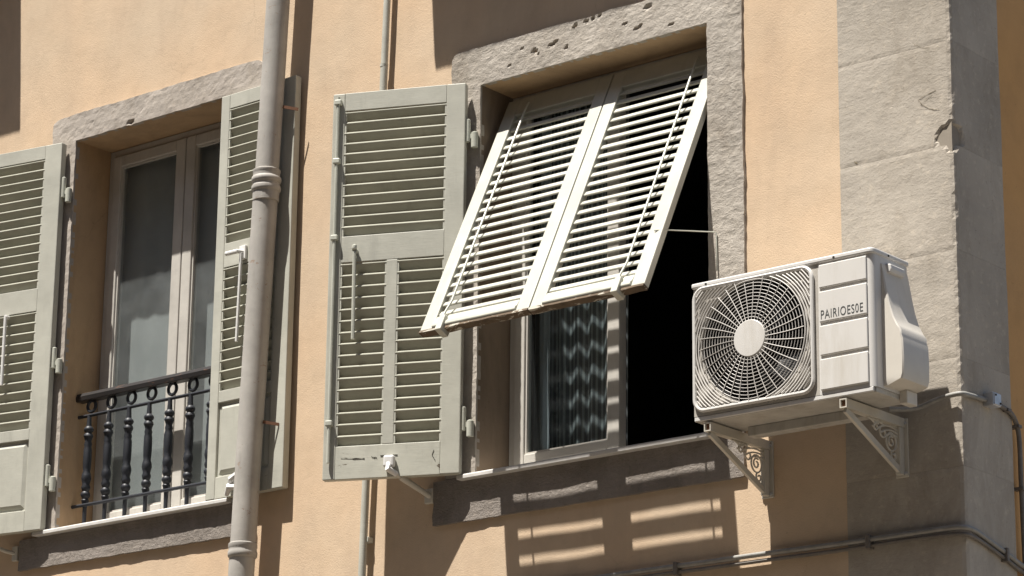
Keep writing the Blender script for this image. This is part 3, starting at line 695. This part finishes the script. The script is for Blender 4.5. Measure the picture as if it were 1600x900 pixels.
# ------------------------------------------------------------------ railing in the left window
ra = empty('window_railing', (-2.20, .10, 4.31)); tag(ra, 'black cast iron railing with turned balusters and rings in left window', 'railing')
ox, oz = 2.20, -4.31
def L(x, y, z): return (x+ox, y, z+oz)
m = MB(); m.tube([L(-2.742, 0, 4.962), L(-1.655, 0, 4.962)], .014, 10)
m = MB(); m.prism([(-.024, .628), (.024, .628), (.027, .650), (.018, .667), (-.018, .667), (-.027, .650)], 'x', -2.742+ox, -1.655+ox); m.build('top_rail', 'iron_rail', ra, bevel=.003)
MB().tube([L(-2.745, 0, 4.867), L(-1.655, 0, 4.867)], .0085, 8).build('rail', 'iron', ra, smooth=True)
MB().tube([L(-2.750, -.012, 4.432), L(-1.655, -.012, 4.432)], .0085, 8).build('rail', 'iron', ra, smooth=True)
prof = [(.0075,0),(.0085,.06),(.009,.11),(.014,.135),(.0165,.145),(.0125,.153),(.018,.163),(.0205,.172),(.018,.182),(.013,.188),(.0165,.196),(.019,.208),(.015,.222),(.0175,.236),(.0205,.25),(.019,.268),(.0145,.285),(.0165,.30),(.0175,.34),(.017,.39),(.0145,.405),(.0165,.415),(.0135,.43),(.017,.445),(.0205,.453),(.0185,.463),(.013,.47),(.019,.478),(.021,.486),(.018,.495),(.011,.502),(.0095,.53),(.0085,.557)]
me0 = MB().lathe([(r_*1.15, h_) for r_, h_ in prof], 14).mesh('baluster'); rg = MB(); 
rg.tube([(.027*cos(a), 0, .027*sin(a)) for a in [2*pi*i/22 for i in range(22)]], .0078, 8, closed=True); me1 = rg.mesh('ring')
x = -2.663; i = 0
while x < -1.68:
    o = link('baluster', me0, 'iron', ra, smooth=(i == 0), loc=L(x, 0, 4.312)); link('ring', me1, 'iron', ra, smooth=(i == 0), loc=L(x+.012, 0, 4.911)); x += .1356; i += 1

# ------------------------------------------------------------------ pipes on the wall
def pipe_at(z, top, bot):   # linear x(z)
    t = (z - bot[1])/(top[1]-bot[1]); return bot[0] + (top[0]-bot[0])*t
PT, PBm = (-1.306, 6.59), (-1.404, 3.99); PY = -.115
dp = empty('drainpipe', (pipe_at(0, PT, PBm), PY, 0)); tag(dp, 'thick grey painted drainpipe running down the wall between the windows', 'drainpipe')
def DL(z): return (pipe_at(z, PT, PBm) - pipe_at(0, PT, PBm), 0, z)
MB().tube([DL(.0), DL(5.66)], .0565, 28).build('pipe', 'pipe', dp, smooth=True)
MB().tube([DL(5.62), DL(9.35)], .0535, 28).build('pipe', 'pipe', dp, smooth=True)
def collar(z, prof):
    m = MB(); n = 28; c = DL(z); m.lathe([(r*.86, h) for r, h in prof], n, c); return m.build('collar', 'pipe', dp, smooth=True)
collar(5.70, [(.066,-.09),(.070,-.086),(.0705,-.045),(.076,-.040),(.078,-.030),(.076,-.018),(.071,-.014),(.071,-.004),(.076,0),(.079,.010),(.0775,.022),(.072,.027),(.071,.045),(.0735,.050),(.0725,.058),(.062,.063)])
collar(4.03, [(.066,-.03),(.071,-.026),(.075,-.020),(.0755,-.004),(.072,.002),(.0715,.014),(.0745,.020),(.073,.034),(.066,.038)])
for z in (6.05, 4.60):
    m = MB(); c = DL(z); m.bar((c[0]+.060, .012, z), (c[0]+.112, .060, z-.010), .004, .014); m.build('clamp', 'rust', dp)
tp = empty('thin_pipe', (-.755, -.045, 0)); tag(tp, 'thin pale green pipe passing behind the open middle shutter', 'pipe')
def TX(z): return -.772 + .062*(z-3.88)/2.572 + .755
MB().tube([(TX(0), .01, 0), (TX(6.15), .01, 6.15)], .0165, 14).build('pipe', 'pipe_green', tp, smooth=True)
MB().tube([(TX(6.12), .01, 6.12), (TX(9.3), .01, 9.3)], .0155, 14).build('pipe', 'pipe_green', tp, smooth=True)
for z in (6.14,): MB().tube([(TX(z)-.002, .01, z-.006), (TX(z), .01, z+.008)], .0178, 14).build('joint', 'pipe_green', tp, smooth=True)
for z in (4.02, 7.2, 1.5): MB().box(TX(z)-.024, TX(z)+.024, .012, .046, z-.012, z+.012).build('clip', 'pipe_green', tp, bevel=.003)

# ------------------------------------------------------------------ air conditioner
AX0, AX1, AYF, AYB, AZ0, AZ1 = 1.222, 2.022, -.398, -.165, 4.186, 4.684
ac = empty('air_conditioner', (1.62, -.28, 4.163)); tag(ac, 'white outdoor air conditioner unit with round fan grille on wall brackets', 'air conditioner')
AO = Vector((1.62, -.28, 4.163))
def acb(m, name, mat, par=None, **kw):
    off = AO
    m.v = [(p[0]-off.x, p[1]-off.y, p[2]-off.z) for p in m.v]
    return m.build(name, mat, par or ac, **kw)
m = MB(); t = .004
m.box(AX0, AX0+t, AYF+.004, AYB, AZ0, AZ1); acb(m, 'side_panel', 'ac', bevel=.002)
m = MB(); m.box(AX0+t, AX1-.002, AYB-.03, AYB, AZ0, AZ1); acb(m, 'coil', 'ac_fin')
m = MB(); m.box(1.772, 1.78, AYF+.012, AYB-.03, AZ0, AZ1); acb(m, 'divider', 'ac_dark')
FC = (1.494, 4.444); FR = .2385
# front plate with a round hole
m = MB(); n = 96; xa, xb, za, zb = AX0, 1.785, AZ0, AZ1
def rectpt(a):
    c, s_ = cos(a), sin(a); ts = []
    if c > 1e-9: ts.append((xb-FC[0])/c)
    if c < -1e-9: ts.append((xa-FC[0])/c)
    if s_ > 1e-9: ts.append((zb-FC[1])/s_)
    if s_ < -1e-9: ts.append((za-FC[1])/s_)
    q = min(ts); return (FC[0]+c*q, FC[1]+s_*q)
angs = sorted([2*pi*i/n for i in range(n)] + [atan2(z-FC[1], x-FC[0]) % (2*pi) for x in (xa, xb) for z in (za, zb)])
n = len(angs)
for a in angs:
    rp = rectpt(a); m.v += [(rp[0], AYF, rp[1]), (FC[0]+FR*cos(a), AYF, FC[1]+FR*sin(a)), (FC[0]+FR*.985*cos(a), AYF+.012, FC[1]+FR*.985*sin(a))]
for i in range(n):
    a, b_ = i*3, ((i+1) % n)*3
    m.f += [(a, b_, b_+1, a+1), (a+1, b_+1, b_+2, a+2)]
acb(m, 'front_plate', 'ac_plate', smooth=True)
m = MB(); m.tube([(FC[0], AYF+.010, FC[1]), (FC[0], AYF+.136, FC[1])], FR*.99, 64, cap=False); acb(m, 'fan_duct', 'ac_duct', smooth=True)
m = MB(); m.lathe([(FR*1.05, 0), (FR*1.05, .004)], 48, (FC[0], AYF+.135, FC[1]), axis='y'); acb(m, 'fan_backing', 'ac_dark')
# right compartment with rounded corner, four raised front panels
m = MB(); R_ = .022; pts = [(1.785, AYB-.002), (1.785, AYF), (AX1-R_, AYF)] + [(AX1-R_+R_*sin(a), AYF+R_-R_*cos(a)) for a in [pi/2*i/8 for i in range(1, 9)]] + [(AX1, AYB-.002)]
m.prism(pts, 'z', AZ0, AZ1); acb(m, 'casing', 'ac', smooth=True)
pans = [(4.586, 4.676), (4.456, 4.574), (4.330, 4.444), (4.200, 4.318)]; pobj = []
for a, b_ in pans:
    m = MB(); m.box(1.792, 1.998, AYF-.0075, AYF+.001, a, b_); pobj.append(acb(m, 'front_panel', 'ac_panel', bevel=.0045))
# top cover and base
m = MB(); pts = [(AX0-.006, AYB+.006), (AX0-.006, AYF-.008), (AX1-.016, AYF-.008)] + [(AX1-.016+.022*sin(a), AYF+.014-.022*cos(a)) for a in [pi/2*i/6 for i in range(1, 7)]] + [(AX1+.006, AYB+.006)]
m.prism(pts, 'z', AZ1, AZ1+.021); tc_ = acb(m, 'top_cover', 'ac', bevel=.006)
m = MB()
for sx in (1.285, 1.86): m.lathe([(.005, 0), (.005, .003)], 10, (sx, AYF-.0095, AZ1+.009), axis='y')
m.lathe([(.004, 0), (.004, .003)], 10, (AX1+.0055, -.30, AZ1+.009), axis='x'); acb(m, 'screw', 'slot', tc_)
m = MB(); m.box(AX0+.004, AX1-.004, AYF+.012, AYB-.004, 4.166, AZ0); acb(m, 'base_pan', 'ac_base', bevel=.003)
m = MB(); m.box(AX0, AX1-.01, AYF+.0005, AYF+.012, 4.168, AZ0); acb(m, 'base_lip', 'ac', bevel=.003)
m = MB(); m.box(AX0+.12, AX1-.16, AYB-.06, AYB-.01, 4.128, 4.166); acb(m, 'base_rail', 'ac_base', bevel=.004)
# fan
m = MB()
for q in range(3):
    a0 = 2*pi*q/3 + .5
    rows = []
    for i in range(9):
        for j in range(8):
            rr = .05 + (.218-.05)*j/7; a = a0 + (i/8)*(1.05+.25*j/7) + .35*(j/7)**2
            m.v.append((FC[0]+rr*cos(a), AYF+.045+.05*i/8, FC[1]+rr*sin(a)))
    o = q*72
    for i in range(8):
        for j in range(7): a = o+i*8+j; m.f.append((a, a+8, a+9, a+1))
fan = acb(m, 'fan_blades', 'fan', smooth=True); sm = fan.modifiers.new('thickness', 'SOLIDIFY'); sm.thickness = .004
m = MB(); m.lathe([(.0, AYF+.03), (.045, AYF+.032), (.055, AYF+.05), (.055, AYF+.12)], 24, (FC[0], 0, FC[1]), axis='y'); acb(m, 'fan_hub', 'fan', smooth=True)
# grille: rings clipped to a rounded square, spokes, rim
GX0, GX1, GZ0, GZ1, GR = 1.231, 1.762, 4.205, 4.678, .045
def inside(x, z, mg=.006):
    x0, x1, z0, z1 = GX0+mg, GX1-mg, GZ0+mg, GZ1-mg; r = GR-mg
    if not (x0 <= x <= x1 and z0 <= z <= z1): return False
    cx, cz = min(max(x, x0+r), x1-r), min(max(z, z0+r), z1-r)
    return hypot(x-cx, z-cz) <= r
def gy(r): return AYF - .013 - .010*max(0, 1-(r/.24)**2)
g = MB(); r = .082
while r < .37:
    n = 120; run = []; runs = []
    pts = [(FC[0]+r*cos(2*pi*i/n), gy(r), FC[1]+r*sin(2*pi*i/n)) for i in range(n)]
    ok = [inside(p[0], p[2]) for p in pts]
    wr = .0012 if r < FR else .0026
    if all(ok): g.tube(pts, wr, 5, closed=True)
    elif any(ok):
        s0 = next(i for i in range(n) if not ok[i])
        for kk in range(n+1):
            i = (s0+kk) % n
            if ok[i] and kk < n: run.append(pts[i])
            else:
                if len(run) > 2: g.tube(run, wr, 5)
                run = []
    r += .0132 if r < FR else .0115
grl = acb(g, 'fan_grille', 'ac_grille', smooth=True)
g = MB()
for i in range(34):
    a0 = 2*pi*i/34; pts = []
    for j in range(11):
        rr = .070 + (.236-.070)*j/10; a = a0 + .07*(j/10) - .035
        x, z = FC[0]+rr*cos(a), FC[1]+rr*sin(a)
        if inside(x, z, 0.0): pts.append((x, gy(rr)-.0015, z))
    g.tube(pts, .0016, 5)
acb(g, 'grille_spokes', 'ac_grille', grl, smooth=True)
def rrect(x0, x1, z0, z1, r, y, n=8):
    o = []
    for cx, cz, a0 in ((x1-r, z1-r, 0), (x0+r, z1-r, pi/2), (x0+r, z0+r, pi), (x1-r, z0+r, 1.5*pi)):
        o += [(cx+r*cos(a0+pi/2*i/n), y, cz+r*sin(a0+pi/2*i/n)) for i in range(n+1)]
    return o
g = MB(); g.tube(rrect(GX0, GX1, GZ0, GZ1, GR, AYF-.007), .0085, 8, closed=True); acb(g, 'grille_rim', 'ac', grl, smooth=True)
g = MB(); g.lathe([(.0705, AYF-.010), (.0705, AYF-.0255), (.0685, AYF-.0268), (.04, AYF-.0272), (.0, AYF-.0273)], 40, (FC[0], 0, FC[1]), axis='y'); acb(g, 'hub_cap', 'ac_panel', grl)
# logo
fc = bpy.data.curves.new('logo', 'FONT'); fc.body = 'PAIRIOES0E'; fc.size = .040; fc.extrude = .0004; fc.align_x = 'CENTER'; fc.space_character = 1.12
fo = bpy.data.objects.new('logo_tmp', fc); COL.objects.link(fo); bpy.context.view_layer.update()
lm = bpy.data.meshes.new_from_object(fo.evaluated_get(bpy.context.evaluated_depsgraph_get())); bpy.data.objects.remove(fo)
xs_ = [v_.co.x for v_ in lm.vertices]; wd = max(xs_)-min(xs_); mx = (max(xs_)+min(xs_))/2
lm.transform(Matrix.Translation((1.891-AO.x, AYF-.0079-AO.y, 4.468-AO.z)) @ Matrix.Rotation(pi/2, 4, 'X') @ Matrix.Diagonal((.182/wd, 1.2, 1, 1)) @ Matrix.Translation((-mx, 0, 0)))
lm.materials.clear(); link('lettering', lm, 'ink', pobj[1])
# valve cover on the right side: a wedge that flares near the foot
m = MB(); sec = []
for z, e in ((4.655, .003), (4.62, .010), (4.56, .020), (4.50, .032), (4.45, .047), (4.415, .064), (4.395, .078), (4.378, .078), (4.36, .084), (4.29, .086), (4.232, .084), (4.214, .077)):
    yf = -.345; yb = AYB + .002; ch = min(.005, e*.3)
    sec.append([(AX1-.004, yf, z), (AX1+e-ch, yf+.001, z), (AX1+e, yf+ch+.001, z), (AX1+e, yb-.006, z), (AX1+e-.006, yb, z), (AX1-.004, yb, z)])
sec.append([(AX1-.004, -.345, 4.196), (AX1+.015, -.34, 4.196), (AX1+.022, -.33, 4.196), (AX1+.055, yb-.01, 4.205), (AX1+.05, yb, 4.205), (AX1-.004, yb, 4.196)])
for s_ in sec: m.v += s_
for i in range(len(sec)-1):
    for j in range(6): m.f.append((i*6+j, i*6+(j+1) % 6, (i+1)*6+(j+1) % 6, (i+1)*6+j))
m.f += [tuple(range(6)), tuple((len(sec)-1)*6+j for j in range(6))[::-1]]
vc = acb(m, 'valve_cover', 'ac_side', smooth=True)
m = MB(); m.box(AX1-.004, AX1+.030, -.235, AYB+.001, 4.150, 4.200); acb(m, 'cover_foot', 'ac_side', vc, bevel=.004)
m = MB(); m.prism([(AX1-.002, 4.622), (AX1+.020, 4.628), (AX1+.024, 4.640), (AX1+.022, 4.658), (AX1-.002, 4.664)], 'y', -.312, -.215); acb(m, 'handle', 'ac', bevel=.004)

# ------------------------------------------------------------------ brackets under the unit
def bracket(xc, label):
    e = empty('wall_bracket', (xc, 0, 4.16)); tag(e, label, 'bracket', 'brackets under the air conditioner')
    w2 = .015
    # hollow arm
    m = MB(); y0, y1, z0, z1, t = -.395, -.004, -.034, 0.0, .004
    for q in ((-w2, w2, z1-t, z1), (-w2, w2, z0, z0+t), (-w2, -w2+t, z0+t, z1-t), (w2-t, w2, z0+t, z1-t)): m.box(q[0], q[1], y0, y1, q[2], q[3])
    a = m.build('arm', 'bracket', e)
    MB().box(-w2+t, w2-t, -.385, -.38, z0+t, z1-t).build('rust_core', 'rust', a)
    MB().box(-.028, .028, -.007, .0, -.222, -.0).build('wall_plate', 'bracket', e, bevel=.003)
    MB().box(-.012, .012, -.036, -.007, -.215, -.034).build('upright', 'bracket', e, bevel=.003)
    MB().bar((0, -.382, -.038), (0, -.012, -.205), .024, .014, (1, 0, 0)).build('strut', 'bracket', e, bevel=.002)
    # scrollwork in the triangle
    s_ = MB()
    def arc(cy, cz, r0, r1, a0, a1, n=16): s_.tube([(0, cy+(r0+(r1-r0)*i/n)*cos(a0+(a1-a0)*i/n), cz+(r0+(r1-r0)*i/n)*sin(a0+(a1-a0)*i/n)) for i in range(n+1)], .0036, 6)
    arc(-.078, -.100, .034, .034, 0, 2*pi, 24); arc(-.078, -.100, .022, .008, 1.0, 1.0+2.2*pi, 26); arc(-.062, -.150, .020, .005, 2.2, 2.2+2.2*pi, 22)
    arc(-.130, -.075, .030, .006, 1.2, 1.2+2.3*pi, 26); arc(-.178, -.062, .020, .005, .8, .8+2.2*pi, 20)
    for q in range(4): arc(-.06-.012*q, -.036-.17, .135+.014*q, .135+.014*q, radians(72), radians(118+3*q), 10)
    for q in range(3): arc(-.23+.03*q, -.095, .060, .058, radians(50), radians(98), 8)
    s_.build('scrollwork', 'bracket', e, smooth=True)
    for x, z in ((-.018, -.018), (.018, -.018), (-.018, -.207), (.018, -.207)):
        MB().lathe([(.006, -.012), (.0065, -.007), (.0065, -.006)], 6, (x, 0, z), axis='y').build('bolt', 'steel', e)
    return e
bracket(1.279, 'cream metal wall bracket at left end under the air conditioner')
bracket(1.881, 'cream metal wall bracket at right end under the air conditioner')

# ------------------------------------------------------------------ cables round the corner
def spl(pts, n=8):
    P = [Vector(p) for p in pts]; o = []
    for i in range(len(P)-1):
        p0, p1, p2, p3 = P[max(i-1,0)], P[i], P[i+1], P[min(i+2,len(P)-1)]
        for j in range(n):
            t = j/n; o.append(.5*((2*p1)+(-p0+p2)*t+(2*p0-5*p1+4*p2-p3)*t*t+(-p0+3*p1-3*p2+p3)*t**3))
    return o + [P[-1]]
xs_ = XC + .014
cb = empty('wall_cable', (1.98, -.05, 4.18)); tag(cb, 'grey cable from air conditioner to metal box and down the side wall', 'cable')
o0 = Vector((1.98, -.05, 4.18))
p1 = spl([(1.90, -.12, 4.172), (1.97, -.045, 4.180), (2.05, -.028, 4.203), (2.11, -.026, 4.212), (XC+.012, -.018, 4.214), (xs_+.004, .03, 4.216), (xs_, .12, 4.222), (xs_, .17, 4.224)])
MB().tube([q-o0 for q in p1], .0095, 10).build('cable', 'cable', cb, smooth=True)
p2 = spl([(xs_, .19, 4.224), (xs_, .27, 4.220), (xs_, .335, 4.205), (xs_, .372, 4.165), (xs_, .385, 4.10), (xs_, .386, 3.95), (xs_, .390, 3.75), (xs_, .395, 3.45), (xs_, .40, 2.2), (xs_, .41, .05)])
MB().tube([q-o0 for q in p2], .0095, 10).build('cable', 'cable_dark', cb, smooth=True)
for y, z in ((.385, 3.93), (.372, 4.165), (.30, 4.213)): MB().box(XC-.012-o0.x, xs_+.014-o0.x, y-.012-o0.y, y+.012-o0.y, z-.006-o0.z, z+.006-o0.z).build('clip', 'cable_dark', cb)
jb = empty('junction_box', (XC, .176, 4.226)); tag(jb, 'small shiny metal junction box on the corner side wall', 'junction box')
MB().box(.002, .046, -.028, .028, -.026, .026).build('box', 'steel', jb, bevel=.004)
MB().box(.046, .050, -.024, .024, -.022, .022).build('lid', 'steel', jb, bevel=.0015)
m = MB(); m.lathe([(.004, .05), (.004, .053)], 8, (0, -.016, .014), axis='x'); m.lathe([(.004, .05), (.004, .053)], 8, (0, .016, -.014), axis='x'); m.build('screw', 'slot', jb)
lc = empty('wall_cable', (1.2, -.02, 3.72)); tag(lc, 'pair of grey cables running along the wall below the air conditioner', 'cable'); o1 = Vector((1.2, -.02, 3.72))
def wav(x): return .004*noise.noise(Vector((x*4, 3, 1)))
base = [(-6.9, -.022, 3.715), (-3, -.022, 3.71), (-1, -.022, 3.718)] + [(x, -.022, 3.722+wav(x)) for x in (0, .4, .7, 1.0, 1.3, 1.6, 1.9, 2.06)]
p3 = spl(base + [(XC+.004, -.020, 3.718), (xs_+.006, .03, 3.712), (xs_, .10, 3.702), (xs_, .25, 3.668), (xs_, .42, 3.628), (xs_, .9, 3.55), (xs_, 2, 3.5)])
MB().tube([q-o1 for q in p3], .0098, 10).build('cable', 'cable', lc, smooth=True)
p4 = spl([(q[0], -.018, q[2]-.024+wav(q[0]+9)*1.5) for q in base] + [(XC+.003, -.016, 3.694), (xs_+.002, .03, 3.688), (xs_-.002, .10, 3.679), (xs_-.002, .25, 3.646), (xs_-.002, .42, 3.606), (xs_-.002, .9, 3.53), (xs_-.002, 2, 3.48)])
MB().tube([q-o1 for q in p4], .0078, 8).build('cable', 'cable_dark', lc, smooth=True)
for x in (-.6, .30, .86, 1.74): MB().box(x-.009-o1.x, x+.009-o1.x, -.036-o1.y, .0-o1.y, 3.685-o1.z, 3.7375-o1.z).build('clip', 'cable_dark', lc, bevel=.003)
MB().box(XC-.012-o1.x, xs_+.016-o1.x, .24-o1.y, .256-o1.y, 3.632-o1.z, 3.684-o1.z).build('clip', 'cable_dark', lc, bevel=.003)
